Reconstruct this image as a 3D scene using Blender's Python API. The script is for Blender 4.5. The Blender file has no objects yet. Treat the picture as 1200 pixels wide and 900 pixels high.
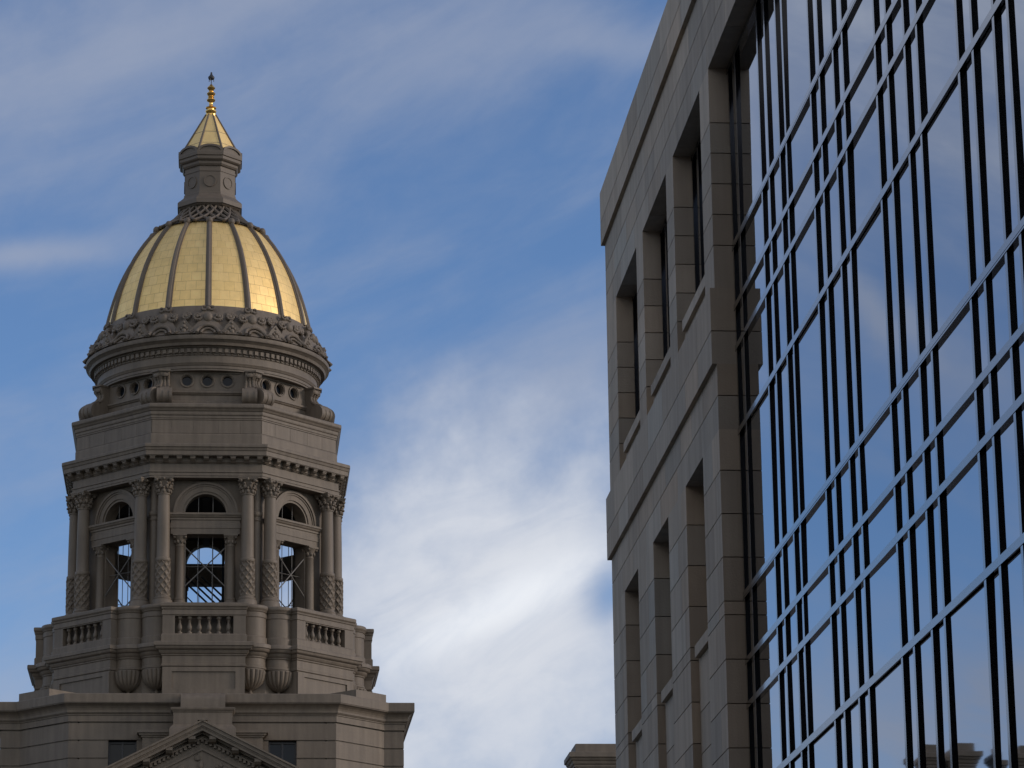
import bpy, math, random
from math import sin, cos, pi, radians, sqrt, atan2
from mathutils import Vector, Matrix

# ------------------------------------------------------------------ camera, sky, sun, exposure
scene = bpy.context.scene
COL = scene.collection

PITCH, ROLL, YAW, FPX = radians(15.41), radians(-0.765), radians(5.2), 3900.0
fw = Vector((sin(YAW) * cos(PITCH), cos(YAW) * cos(PITCH), sin(PITCH)))
rx = Vector((cos(YAW), -sin(YAW), 0.0))
up = rx.cross(fw)
R_ = rx * cos(ROLL) + up * sin(ROLL)
U_ = up * cos(ROLL) - rx * sin(ROLL)
cam_d = bpy.data.cameras.new('camera')
cam = bpy.data.objects.new('camera', cam_d)
COL.objects.link(cam)
cam.matrix_world = Matrix(((R_.x, U_.x, -fw.x, 0.0), (R_.y, U_.y, -fw.y, 0.0), (R_.z, U_.z, -fw.z, 1.6), (0, 0, 0, 1)))
cam_d.sensor_width = 36.0
cam_d.lens = FPX / 1200.0 * 36.0
cam_d.clip_start = 0.1
cam_d.clip_end = 20000.0
scene.camera = cam

SUN_AZ, SUN_EL = radians(103.0), radians(18.0)      # azimuth clockwise from +Y
world = bpy.data.worlds.new('World')
scene.world = world
world.use_nodes = True
wn = world.node_tree
wn.nodes.clear()


def wmath(op, a, b=None, c=None, clamp=False):
    n = wn.nodes.new('ShaderNodeMath')
    n.operation = op
    n.use_clamp = clamp
    for i, v in enumerate((a, b, c)):
        if v is None:
            continue
        if isinstance(v, (int, float)):
            n.inputs[i].default_value = v
        else:
            wn.links.new(v, n.inputs[i])
    return n.outputs[0]


def wnoise(u, v, w, scale, detail=6.0, rough=0.55, dist=0.0):
    c = wn.nodes.new('ShaderNodeCombineXYZ')
    for i, s in enumerate((u, v, w)):
        if isinstance(s, (int, float)):
            c.inputs[i].default_value = s
        else:
            wn.links.new(s, c.inputs[i])
    n = wn.nodes.new('ShaderNodeTexNoise')
    n.inputs['Scale'].default_value = scale
    n.inputs['Detail'].default_value = detail
    n.inputs['Roughness'].default_value = rough
    n.inputs['Distortion'].default_value = dist
    wn.links.new(c.outputs[0], n.inputs['Vector'])
    return n.outputs['Fac']


def wstep(x, lo, hi):
    n = wn.nodes.new('ShaderNodeMapRange')
    n.interpolation_type = 'SMOOTHSTEP'
    wn.links.new(x, n.inputs[0])
    n.inputs[1].default_value = lo
    n.inputs[2].default_value = hi
    return n.outputs[0]


sky = wn.nodes.new('ShaderNodeTexSky')
sky.sky_type = 'NISHITA'
sky.sun_disc = False
sky.sun_elevation = SUN_EL
sky.sun_rotation = SUN_AZ
sky.altitude = 1800.0
sky.air_density = 1.0
sky.dust_density = 0.8
sky.ozone_density = 1.6

tc = wn.nodes.new('ShaderNodeTexCoord')
sp = wn.nodes.new('ShaderNodeSeparateXYZ')
wn.links.new(tc.outputs['Generated'], sp.inputs[0])
DX, DY, DZ = sp.outputs
AZ = wmath('MULTIPLY', wmath('ARCTAN2', DX, DY), 180 / pi)          # compass angle, degrees
EL = wmath('MULTIPLY', wmath('ARCSINE', DZ), 180 / pi)              # height above the horizon, degrees


def blob(az, el, ra, re, rot=0.0, wob=0.35, seed=0.0, soft=1.0, flat=1.0):
    """soft ragged cloud patch centred on a sky direction; 1 inside, 0 outside"""
    n1 = wmath('SUBTRACT', wnoise(AZ, EL, seed, 0.45, 5.0, 0.6), 0.5)
    n2 = wmath('SUBTRACT', wnoise(AZ, EL, seed + 7.3, 0.45, 5.0, 0.6), 0.5)
    a = wmath('ADD', wmath('SUBTRACT', AZ, az), wmath('MULTIPLY', n1, wob * ra * 4))
    e = wmath('ADD', wmath('SUBTRACT', EL, el), wmath('MULTIPLY', n2, wob * re * 4))
    c, s = cos(radians(rot)), sin(radians(rot))
    p = wmath('DIVIDE', wmath('ADD', wmath('MULTIPLY', a, c), wmath('MULTIPLY', e, s)), ra)
    q = wmath('DIVIDE', wmath('SUBTRACT', wmath('MULTIPLY', e, c), wmath('MULTIPLY', a, s)), re)
    d2 = wmath('ADD', wmath('MULTIPLY', p, p), wmath('MULTIPLY', q, q))
    if flat != 1.0:
        d2 = wmath('POWER', d2, flat)
    return wmath('POWER', 2.718, wmath('MULTIPLY', d2, -soft))


# streaks run low-left to high-right
ct, st = cos(radians(22)), sin(radians(22))
SU = wmath('ADD', wmath('MULTIPLY', AZ, ct), wmath('MULTIPLY', EL, st))
SV = wmath('SUBTRACT', wmath('MULTIPLY', EL, ct), wmath('MULTIPLY', AZ, st))
cir = wnoise(wmath('MULTIPLY', SU, 0.32), SV, 3.1, 0.34, 9.0, 0.56, 0.5)
cir2 = wnoise(wmath('MULTIPLY', SU, 0.5), SV, 11.7, 0.9, 8.0, 0.6, 0.4)
broad = wnoise(AZ, wmath('MULTIPLY', EL, 1.6), 21.0, 0.045, 3.0, 0.5)
veil_up = wmath('MULTIPLY', wstep(EL, 16.5, 21.5), 0.34)
cirrus = wmath('MULTIPLY', wstep(wmath('ADD', wmath('ADD', wmath('MULTIPLY', cir, 0.75), wmath('MULTIPLY', cir2, 0.25)), wmath('MULTIPLY', veil_up, 0.35)), 0.42, 0.78), 0.50)
big = blob(4.75, 11.35, 3.35, 3.5, 16, 0.24, 1.7, 1.0, 1.6)
tail = blob(2.6, 9.3, 2.0, 2.4, 10, 0.2, 5.1)
upw = wmath('MULTIPLY', blob(6.1, 15.2, 1.3, 0.6, 25, 0.4, 9.2), 0.45)
strk = wmath('MULTIPLY', blob(-3.5, 17.55, 1.7, 0.26, 7, 0.30, 2.4), 0.58)
lowl = wmath('MULTIPLY', blob(-4.4, 9.5, 2.2, 0.75, 0, 0.3, 6.6), 0.7)
veil = wmath('MULTIPLY', blob(-1.0, 21.3, 5.2, 1.25, 12, 0.30, 4.4), 0.45)
veil2 = wmath('MULTIPLY', blob(7.2, 21.3, 1.1, 0.45, -8, 0.35, 8.4), 0.42)
hole = wmath('SUBTRACT', 1.0, wmath('MULTIPLY', blob(6.85, 11.75, 0.42, 0.6, -25, 0.2, 12.2), 0.85))
tex = wstep(wnoise(wmath('MULTIPLY', SU, 0.7), wmath('MULTIPLY', SV, 1.5), 15.5, 0.62, 9.0, 0.60, 0.9), 0.27, 0.70)
inner = wmath('ADD', 0.76, wmath('MULTIPLY', tex, 0.24))
patch = wmath('MULTIPLY', wmath('MULTIPLY', wmath('MAXIMUM', big, wmath('MULTIPLY', tail, 0.9)), inner), hole)
patch = wmath('SUBTRACT', 1.0, wmath('POWER', wmath('SUBTRACT', 1.0, patch, clamp=True), 1.45))
clear = wmath('SUBTRACT', 1.0, wmath('MULTIPLY', blob(-12.5, 14.5, 5.5, 6.5, 0, 0.25, 3.9), 0.8))
far_cloud = wmath('MULTIPLY', wmath('MULTIPLY', wstep(broad, 0.36, 0.60), clear), wstep(wmath('ABSOLUTE', wmath('SUBTRACT', AZ, 1.0)), 8.0, 13.0))
far_cloud = wmath('MULTIPLY', wmath('MULTIPLY', far_cloud, wmath('ADD', 0.5, wmath('MULTIPLY', tex, 0.5))), 0.9)
lowf = wmath('MULTIPLY', wmath('MULTIPLY', blob(-15.0, 9.3, 7.0, 1.6, 0, 0.3, 7.7), wmath('ADD', 0.5, wmath('MULTIPLY', tex, 0.5))), 0.95)
glow1 = wmath('MULTIPLY', blob(-12.2, 16.4, 1.9, 0.38, 42, 0.22, 13.1), 0.60)
glow2 = wmath('MULTIPLY', blob(-9.5, 19.8, 0.9, 2.0, -10, 0.25, 14.9), 0.45)
glow3 = wmath('MULTIPLY', blob(-13.2, 19.2, 1.5, 0.35, 35, 0.25, 15.7), 0.40)
far_cloud = wmath('MULTIPLY', far_cloud, wmath('SUBTRACT', 1.0, wmath('MULTIPLY', wstep(EL, 28.0, 55.0), 0.6)))
mask = cirrus
for m in (patch, upw, strk, lowl, veil, veil2, far_cloud, lowf, glow1, glow2, glow3):
    mask = wmath('SUBTRACT', 1.0, wmath('MULTIPLY', wmath('SUBTRACT', 1.0, mask), wmath('SUBTRACT', 1.0, m)))
# the thick low bank is whiter than the thin high veil
cc = wn.nodes.new('ShaderNodeMix')
cc.data_type = 'RGBA'
cc.clamp_factor = False
cc.inputs['A'].default_value = (3.8, 4.15, 5.1, 1)
cc.inputs['B'].default_value = (7.5, 7.8, 8.4, 1)
ridge = wmath('MULTIPLY', blob(4.9, 11.6, 2.3, 0.42, 24, 0.10, 3.3), 0.55)
farw = wmath('MULTIPLY', far_cloud, 0.62)
white = wmath('ADD', wmath('ADD', wmath('MULTIPLY', patch, 0.80), wmath('MULTIPLY', ridge, 0.8)), farw, clamp=False)
wn.links.new(white, cc.inputs['Factor'])
tint = wn.nodes.new('ShaderNodeMix')
tint.data_type = 'RGBA'
tint.blend_type = 'MULTIPLY'
tint.inputs['Factor'].default_value = 1.0
wn.links.new(sky.outputs[0], tint.inputs['A'])
tint.inputs['B'].default_value = (0.98, 1.15, 1.40, 1)
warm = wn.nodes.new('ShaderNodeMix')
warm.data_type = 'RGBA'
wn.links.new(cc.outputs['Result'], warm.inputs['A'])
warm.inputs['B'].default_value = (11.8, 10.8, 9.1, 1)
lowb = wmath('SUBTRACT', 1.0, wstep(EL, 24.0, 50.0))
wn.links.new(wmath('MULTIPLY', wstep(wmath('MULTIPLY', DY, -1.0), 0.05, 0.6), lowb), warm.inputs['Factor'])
mx = wn.nodes.new('ShaderNodeMix')
mx.data_type = 'RGBA'
wn.links.new(mask, mx.inputs['Factor'])
wn.links.new(tint.outputs['Result'], mx.inputs['A'])
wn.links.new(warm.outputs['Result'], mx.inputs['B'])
bg = wn.nodes.new('ShaderNodeBackground')
bg.inputs['Strength'].default_value = 0.10
wn.links.new(mx.outputs['Result'], bg.inputs['Color'])
wo = wn.nodes.new('ShaderNodeOutputWorld')
wn.links.new(bg.outputs[0], wo.inputs[0])

sun_d = bpy.data.lights.new('sun', 'SUN')
sun_d.energy = 1.5
sun_d.angle = radians(14)
sun_d.color = (1.0, 0.84, 0.70)
sun = bpy.data.objects.new('sun', sun_d)
COL.objects.link(sun)
sv = Vector((sin(SUN_AZ) * cos(SUN_EL), cos(SUN_AZ) * cos(SUN_EL), sin(SUN_EL)))
sun.rotation_euler = sv.to_track_quat('Z', 'Y').to_euler()
sun.location = (60, -40, 60)

scene.view_settings.view_transform = 'Standard'
scene.view_settings.look = 'None'
scene.view_settings.exposure = 0.0
scene.view_settings.gamma = 1.0
scene.view_settings.use_curve_mapping = False
scene.cycles.max_bounces = 6
scene.cycles.use_denoising = True


# ------------------------------------------------------------------ materials
def new_mat(name, base, rough=0.7, metal=0.0, spec=0.5, ior=1.5, var=0.10, nscale=2.0, bump=0.0, bscale=30.0,
            tint=False, streak=0.0, obj_coord=True):
    m = bpy.data.materials.new(name)
    m.use_nodes = True
    nt = m.node_tree
    b = nt.nodes['Principled BSDF']
    b.inputs['Roughness'].default_value = rough
    b.inputs['Metallic'].default_value = metal
    b.inputs['Specular IOR Level'].default_value = spec
    b.inputs['IOR'].default_value = ior
    co = nt.nodes.new('ShaderNodeTexCoord')
    vec = co.outputs['Object' if obj_coord else 'Generated']
    n = nt.nodes.new('ShaderNodeTexNoise')
    n.inputs['Scale'].default_value = nscale
    n.inputs['Detail'].default_value = 7
    n.inputs['Roughness'].default_value = 0.6
    nt.links.new(vec, n.inputs['Vector'])
    mr = nt.nodes.new('ShaderNodeMapRange')
    mr.inputs[1].default_value = 0.25
    mr.inputs[2].default_value = 0.75
    mr.inputs[3].default_value = 1 - var
    mr.inputs[4].default_value = 1 + var
    nt.links.new(n.outputs['Fac'], mr.inputs[0])
    fac = mr.outputs[0]
    if streak:
        mp = nt.nodes.new('ShaderNodeMapping')
        mp.inputs['Scale'].default_value = (6.0, 6.0, 0.35)
        nt.links.new(vec, mp.inputs[0])
        n3 = nt.nodes.new('ShaderNodeTexNoise')
        n3.inputs['Scale'].default_value = 1.0
        n3.inputs['Detail'].default_value = 5
        nt.links.new(mp.outputs[0], n3.inputs['Vector'])
        m3 = nt.nodes.new('ShaderNodeMapRange')
        m3.inputs[1].default_value = 0.35
        m3.inputs[2].default_value = 0.7
        m3.inputs[3].default_value = 1.0 + streak * 0.4
        m3.inputs[4].default_value = 1.0 - streak
        nt.links.new(n3.outputs['Fac'], m3.inputs[0])
        mu = nt.nodes.new('ShaderNodeMath')
        mu.operation = 'MULTIPLY'
        nt.links.new(fac, mu.inputs[0])
        nt.links.new(m3.outputs[0], mu.inputs[1])
        fac = mu.outputs[0]
    vm = nt.nodes.new('ShaderNodeVectorMath')
    vm.operation = 'SCALE'
    vm.inputs[0].default_value = base
    nt.links.new(fac, vm.inputs['Scale'])
    out = vm.outputs[0]
    if tint:
        at = nt.nodes.new('ShaderNodeAttribute')
        at.attribute_name = 'tint'
        v2 = nt.nodes.new('ShaderNodeVectorMath')
        v2.operation = 'MULTIPLY'
        nt.links.new(out, v2.inputs[0])
        nt.links.new(at.outputs['Color'], v2.inputs[1])
        out = v2.outputs[0]
    nt.links.new(out, b.inputs['Base Color'])
    if bump:
        n2 = nt.nodes.new('ShaderNodeTexNoise')
        n2.inputs['Scale'].default_value = bscale
        n2.inputs['Detail'].default_value = 6
        nt.links.new(vec, n2.inputs['Vector'])
        bp = nt.nodes.new('ShaderNodeBump')
        bp.inputs['Strength'].default_value = bump
        bp.inputs['Distance'].default_value = 0.02
        nt.links.new(n2.outputs['Fac'], bp.inputs['Height'])
        nt.links.new(bp.outputs[0], b.inputs['Normal'])
    return m


M_TOWER = new_mat('taupe_painted_stone', (0.152, 0.122, 0.093), 0.62, var=0.14, nscale=1.1, bump=0.25, bscale=9, streak=0.20)
M_RIB = new_mat('brown_painted_metal', (0.130, 0.104, 0.080), 0.6, var=0.10, nscale=3, bump=0.15, bscale=14)
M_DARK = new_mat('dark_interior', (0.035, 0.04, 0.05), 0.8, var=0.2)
M_SLAB = new_mat('limestone_slab', (0.37, 0.308, 0.238), 0.78, var=0.07, nscale=2.4, bump=0.22, bscale=45, tint=True, streak=0.16)
M_WALL = new_mat('limestone_body', (0.28, 0.25, 0.21), 0.8, var=0.08, nscale=0.8, bump=0.2, bscale=30)
M_HOLE_SHADE = new_mat('painted_hole_shade', (0.05, 0.045, 0.04), 0.9, var=0.1)  # dark base colour standing in for shade in the collar's holes
M_METAL = new_mat('dark_anodised_frame', (0.010, 0.010, 0.013), 0.24, metal=1.0, ior=1.5, var=0.15, nscale=1.5)
b_ = M_METAL.node_tree.nodes['Principled BSDF']
b_.inputs['Coat Weight'].default_value = 1.0
b_.inputs['Coat Roughness'].default_value = 0.08
b_.inputs['Coat IOR'].default_value = 1.5
M_ROD = new_mat('dull_steel_rod', (0.16, 0.15, 0.14), 0.5, metal=0.3, var=0.1)
M_CAP = new_mat('dark_bronze', (0.03, 0.03, 0.035), 0.5, var=0.1)
M_GROUND = new_mat('grass_and_paving', (0.06, 0.06, 0.05), 0.95, var=0.25, nscale=0.15, bump=0.3, bscale=3)
M_PAVE = new_mat('concrete_paving', (0.13, 0.12, 0.11), 0.85, var=0.12, nscale=0.7, bump=0.2, bscale=12)
M_WIN = new_mat('dark_window_glass', (0.008, 0.011, 0.016), 0.08, spec=0.3, ior=1.45, var=0.1)


def gold_mat(name, brick=True):
    m = bpy.data.materials.new(name)
    m.use_nodes = True
    nt = m.node_tree
    b = nt.nodes['Principled BSDF']
    b.inputs['Metallic'].default_value = 0.68 if brick else 0.9
    b.inputs['Roughness'].default_value = 0.53 if brick else 0.26
    base = (1.0, 0.72, 0.31) if brick else (0.80, 0.50, 0.15)
    co = nt.nodes.new('ShaderNodeTexCoord')
    n = nt.nodes.new('ShaderNodeTexNoise')
    n.inputs['Scale'].default_value = 3.5
    n.inputs['Detail'].default_value = 8
    n.inputs['Roughness'].default_value = 0.65
    nt.links.new(co.outputs['Object'], n.inputs['Vector'])
    ra = nt.nodes.new('ShaderNodeMapRange')
    ra.inputs[1].default_value = 0.3
    ra.inputs[2].default_value = 0.7
    ra.inputs[3].default_value = 0.90
    ra.inputs[4].default_value = 1.08
    nt.links.new(n.outputs['Fac'], ra.inputs[0])
    if brick:
        br = nt.nodes.new('ShaderNodeTexBrick')
        br.offset = 0.5
        br.inputs['Color1'].default_value = (base[0], base[1], base[2], 1)
        br.inputs['Color2'].default_value = (base[0] * 0.93, base[1] * 0.92, base[2] * 0.86, 1)
        br.inputs['Mortar'].default_value = (0.62, 0.44, 0.19, 1)
        br.inputs['Scale'].default_value = 1.0
        br.inputs['Brick Width'].default_value = 0.38
        br.inputs['Row Height'].default_value = 0.375
        br.inputs['Mortar Size'].default_value = 0.008
        br.inputs['Mortar Smooth'].default_value = 0.3
        nt.links.new(co.outputs['UV'], br.inputs['Vector'])
        vm = nt.nodes.new('ShaderNodeVectorMath')
        vm.operation = 'SCALE'
        nt.links.new(br.outputs['Color'], vm.inputs[0])
        nt.links.new(ra.outputs[0], vm.inputs['Scale'])
        nt.links.new(vm.outputs[0], b.inputs['Base Color'])
        bp = nt.nodes.new('ShaderNodeBump')
        bp.invert = True
        bp.inputs['Strength'].default_value = 0.5
        bp.inputs['Distance'].default_value = 0.02
        ad = nt.nodes.new('ShaderNodeMath')
        ad.operation = 'ADD'
        nt.links.new(br.outputs['Fac'], ad.inputs[0])
        n2 = nt.nodes.new('ShaderNodeTexNoise')
        n2.inputs['Scale'].default_value = 2.2
        n2.inputs['Detail'].default_value = 3
        nt.links.new(co.outputs['Object'], n2.inputs['Vector'])
        ml = nt.nodes.new('ShaderNodeMath')
        ml.operation = 'MULTIPLY'
        ml.inputs[1].default_value = 0.8
        nt.links.new(n2.outputs['Fac'], ml.inputs[0])
        nt.links.new(ml.outputs[0], ad.inputs[1])
        nt.links.new(ad.outputs[0], bp.inputs['Height'])
        nt.links.new(bp.outputs[0], b.inputs['Normal'])
    else:
        vm = nt.nodes.new('ShaderNodeVectorMath')
        vm.operation = 'SCALE'
        vm.inputs[0].default_value = base
        nt.links.new(ra.outputs[0], vm.inputs['Scale'])
        nt.links.new(vm.outputs[0], b.inputs['Base Color'])
    return m


M_GOLD = gold_mat('gold_leaf_sheets')
M_GOLD2 = gold_mat('polished_gold', False)
M_GOLD3 = gold_mat('plain_gold_sheet', False)
M_GOLD3.node_tree.nodes['Principled BSDF'].inputs['Roughness'].default_value = 0.53
M_GOLD3.node_tree.nodes['Principled BSDF'].inputs['Metallic'].default_value = 0.68
for n_ in M_GOLD3.node_tree.nodes:
    if n_.type == 'VECT_MATH':
        n_.inputs[0].default_value = (1.0, 0.72, 0.31)


def glass_mat():
    m = bpy.data.materials.new('blue_grey_reflective_glass')
    m.use_nodes = True
    nt = m.node_tree
    b = nt.nodes['Principled BSDF']
    b.inputs['Base Color'].default_value = (0.36, 0.40, 0.46, 1)
    b.inputs['Metallic'].default_value = 1.0
    b.inputs['Roughness'].default_value = 0.015
    co = nt.nodes.new('ShaderNodeTexCoord')
    n = nt.nodes.new('ShaderNodeTexNoise')
    n.inputs['Scale'].default_value = 1.1
    n.inputs['Detail'].default_value = 1.5
    nt.links.new(co.outputs['Object'], n.inputs['Vector'])
    bp = nt.nodes.new('ShaderNodeBump')
    bp.inputs['Strength'].default_value = 0.025
    bp.inputs['Distance'].default_value = 0.012
    nt.links.new(n.outputs['Fac'], bp.inputs['Height'])
    nt.links.new(bp.outputs[0], b.inputs['Normal'])
    return m


M_GLASS = glass_mat()


# ------------------------------------------------------------------ mesh helpers
class MB:
    def __init__(self):
        self.v, self.f, self.t, self.uv = [], [], [], None

    def add(self, vs, fs, tint=None):
        o = len(self.v)
        self.v += [tuple(p) for p in vs]
        for q in fs:
            self.f.append(tuple(i + o for i in q))
            self.t.append(tint or (1, 1, 1))

    def box(self, x0, x1, y0, y1, z0, z1, tint=None):
        self.add([(x0, y0, z0), (x1, y0, z0), (x1, y1, z0), (x0, y1, z0), (x0, y0, z1), (x1, y0, z1), (x1, y1, z1), (x0, y1, z1)],
                 [(0, 3, 2, 1), (4, 5, 6, 7), (0, 1, 5, 4), (1, 2, 6, 5), (2, 3, 7, 6), (3, 0, 4, 7)], tint)

    def pxz(self, poly, y0, y1, tint=None):
        """polygon in x,z (any order) extruded from y0 to y1 (y0 nearer the viewer)"""
        n = len(poly)
        a = sum(poly[i][0] * poly[(i + 1) % n][1] - poly[(i + 1) % n][0] * poly[i][1] for i in range(n))
        if a < 0:
            poly = poly[::-1]
        vs = [(x, y0, z) for x, z in poly] + [(x, y1, z) for x, z in poly]
        fs = [tuple(range(n)), tuple(range(2 * n - 1, n - 1, -1))]
        fs += [(i, i + n, (i + 1) % n + n, (i + 1) % n) for i in range(n)]
        self.add(vs, fs, tint)

    def pyz(self, poly, x0, x1, tint=None):
        n = len(poly)
        a = sum(poly[i][0] * poly[(i + 1) % n][1] - poly[(i + 1) % n][0] * poly[i][1] for i in range(n))
        if a < 0:
            poly = poly[::-1]
        vs = [(x1, y, z) for y, z in poly] + [(x0, y, z) for y, z in poly]
        fs = [tuple(range(n)), tuple(range(2 * n - 1, n - 1, -1))]
        fs += [(i, i + n, (i + 1) % n + n, (i + 1) % n) for i in range(n)]
        self.add(vs, fs, tint)

    def sweep(self, poly, prof, cap0=True, cap1=True):
        """plan polygon (counter-clockwise) swept through a moulding profile [(outward offset, z)]"""
        n = len(poly)
        vs = []
        for d, z in prof:
            vs += [(x, y, z) for x, y in offset(poly, d)]
        fs = []
        for k in range(len(prof) - 1):
            for i in range(n):
                j = (i + 1) % n
                fs.append((k * n + i, k * n + j, (k + 1) * n + j, (k + 1) * n + i))
        if cap0:
            fs.append(tuple(range(n - 1, -1, -1)))
        if cap1:
            o = (len(prof) - 1) * n
            fs.append(tuple(range(o, o + n)))
        self.add(vs, fs)

    def lathe(self, prof, n=32, cx=0.0, cy=0.0, fn=None, cap=True):
        vs = []
        for r, z in prof:
            for i in range(n):
                a = 2 * pi * i / n
                q = r + (fn(a, z) if fn else 0.0)
                vs.append((cx + q * cos(a), cy + q * sin(a), z))
        fs = []
        for k in range(len(prof) - 1):
            for i in range(n):
                j = (i + 1) % n
                fs.append((k * n + i, k * n + j, (k + 1) * n + j, (k + 1) * n + i))
        if cap:
            fs.append(tuple(range(n - 1, -1, -1)))
            o = (len(prof) - 1) * n
            fs.append(tuple(range(o, o + n)))
        self.add(vs, fs)

    def ring_y(self, prof, n, cx, cz):
        """open surface of revolution about an axis parallel to y: [(radius, y)]"""
        vs = []
        for r, y in prof:
            for i in range(n):
                a = 2 * pi * i / n
                vs.append((cx + r * cos(a), y, cz + r * sin(a)))
        fs = []
        for k in range(len(prof) - 1):
            for i in range(n):
                j = (i + 1) % n
                fs.append((k * n + i, (k + 1) * n + i, (k + 1) * n + j, k * n + j))
        self.add(vs, fs)

    def tube(self, p0, p1, r0, r1=None, n=8):
        r1 = r0 if r1 is None else r1
        p0, p1 = Vector(p0), Vector(p1)
        d = (p1 - p0).normalized()
        a = Vector((0, 0, 1)) if abs(d.z) < 0.9 else Vector((1, 0, 0))
        u = d.cross(a).normalized()
        w = d.cross(u)
        vs = [p0 + (u * cos(2 * pi * i / n) + w * sin(2 * pi * i / n)) * r0 for i in range(n)]
        vs += [p1 + (u * cos(2 * pi * i / n) + w * sin(2 * pi * i / n)) * r1 for i in range(n)]
        fs = [(i, i + n, (i + 1) % n + n, (i + 1) % n) for i in range(n)]
        fs += [tuple(range(n)), tuple(range(2 * n - 1, n - 1, -1))]
        self.add(vs, fs)

    def path(self, pts, r, n=8):
        for a, b in zip(pts, pts[1:]):
            self.tube(a, b, r, r, n)

    def ball(self, c, r, n=10, m=6, s=(1, 1, 1)):
        vs = []
        for k in range(1, m):
            t = pi * k / m
            for i in range(n):
                a = 2 * pi * i / n
                vs.append((c[0] + r * s[0] * sin(t) * cos(a), c[1] + r * s[1] * sin(t) * sin(a), c[2] - r * s[2] * cos(t)))
        vs += [(c[0], c[1], c[2] - r * s[2]), (c[0], c[1], c[2] + r * s[2])]
        b, t_ = len(vs) - 2, len(vs) - 1
        fs = []
        for k in range(m - 2):
            for i in range(n):
                j = (i + 1) % n
                fs.append((k * n + i, k * n + j, (k + 1) * n + j, (k + 1) * n + i))
        for i in range(n):
            j = (i + 1) % n
            fs.append((b, j, i))
            fs.append((t_, (m - 2) * n + i, (m - 2) * n + j))
        self.add(vs, fs)

    def rot(self, start, ang):
        """turn every vertex added since index start about the z axis"""
        c, s = cos(ang), sin(ang)
        for i in range(start, len(self.v)):
            x, y, z = self.v[i]
            self.v[i] = (x * c - y * s, x * s + y * c, z)

    def build(self, name, mat, parent=None, smooth=None, tint=False, loc=None):
        me = bpy.data.meshes.new(name)
        me.from_pydata(self.v, [], self.f)
        me.materials.append(mat)
        if smooth is not None:
            me.polygons.foreach_set('use_smooth', [True] * len(me.polygons))
            me.set_sharp_from_angle(angle=radians(smooth))
        if tint:
            ca = me.color_attributes.new('tint', 'FLOAT_COLOR', 'CORNER')
            buf = []
            for p, t in zip(me.polygons, self.t):
                buf += [t[0], t[1], t[2], 1.0] * p.loop_total
            ca.data.foreach_set('color', buf)
        if self.uv:
            ul = me.uv_layers.new(name='UVMap')
            for lp in me.loops:
                ul.data[lp.index].uv = self.uv[lp.vertex_index]
        me.update()
        o = bpy.data.objects.new(name, me)
        COL.objects.link(o)
        if parent:
            o.parent = parent
        if loc:
            o.location = loc
        return o


def offset(poly, d):
    if abs(d) < 1e-9:
        return list(poly)
    n = len(poly)
    out = []
    for i in range(n):
        p, q, r = Vector(poly[i - 1]), Vector(poly[i]), Vector(poly[(i + 1) % n])
        a = (q - p).normalized()
        b = (r - q).normalized()
        na, nb = Vector((a.y, -a.x)), Vector((b.y, -b.x))
        m = na + nb
        m = m / max(0.35, (1 + na.dot(nb)))
        out.append((q.x + m.x * d, q.y + m.y * d))
    return out


def octo(a):
    h = a * math.tan(pi / 8)
    return [(-h, -a), (h, -a), (a, -h), (a, h), (h, a), (-h, a), (-a, h), (-a, -h)]


def rect(x0, x1, y0, y1):
    return [(x0, y0), (x1, y0), (x1, y1), (x0, y1)]


def empty(name, loc):
    o = bpy.data.objects.new(name, None)
    COL.objects.link(o)
    o.location = loc
    o.empty_display_size = 0.5
    return o


def tag(o, label=None, cat=None, group=None, kind=None):
    if label:
        o['label'] = label
    if cat:
        o['category'] = cat
    if group:
        o['group'] = group
    if kind:
        o['kind'] = kind
    return o


def turned(o, ang):
    """copy a part (and its sub-parts) turned about the tower's axis"""
    c = o.copy()
    COL.objects.link(c)
    c.parent = o.parent
    c.rotation_euler.z = o.rotation_euler.z + ang
    for ch in list(o.children):
        d = ch.copy()
        COL.objects.link(d)
        d.parent = c
    return c


def around(o, n, step):
    for k in range(1, n):
        turned(o, k * step)


def grooves(z0, z1, step, d=0.045, h=0.05, top=None):
    """profile of a wall with sunk horizontal joints, bottom to top, joints measured down from z1"""
    zs = []
    z = z1
    while z > z0 + h:
        zs.append(z)
        z -= step
    prof = [(0, z0)]
    for z in reversed(zs):
        if z - h > z0:
            prof += [(0, z - h), (-d, z - h), (-d, z), (0, z)]
    return prof


# ------------------------------------------------------------------ setting
g = MB()
g.add([(-3000, -3000, 0), (3000, -3000, 0), (3000, 3000, 0), (-3000, 3000, 0)], [(0, 1, 2, 3)])
tag(g.build('ground', M_GROUND), kind='structure')
g = MB()
g.add([(-4, -30, 0.004), (4.9, -30, 0.004), (4.9, 95, 0.004), (-4, 95, 0.004)], [(0, 1, 2, 3)])
tag(g.build('pavement', M_PAVE), kind='structure')

# ------------------------------------------------------------------ domed tower
TW = empty('domed_tower', (-0.44, 115.0, 0.0))
tag(TW, 'taupe stone tower with arched open belfry, gilded ribbed dome, lantern and gold finial', 'tower')

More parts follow.
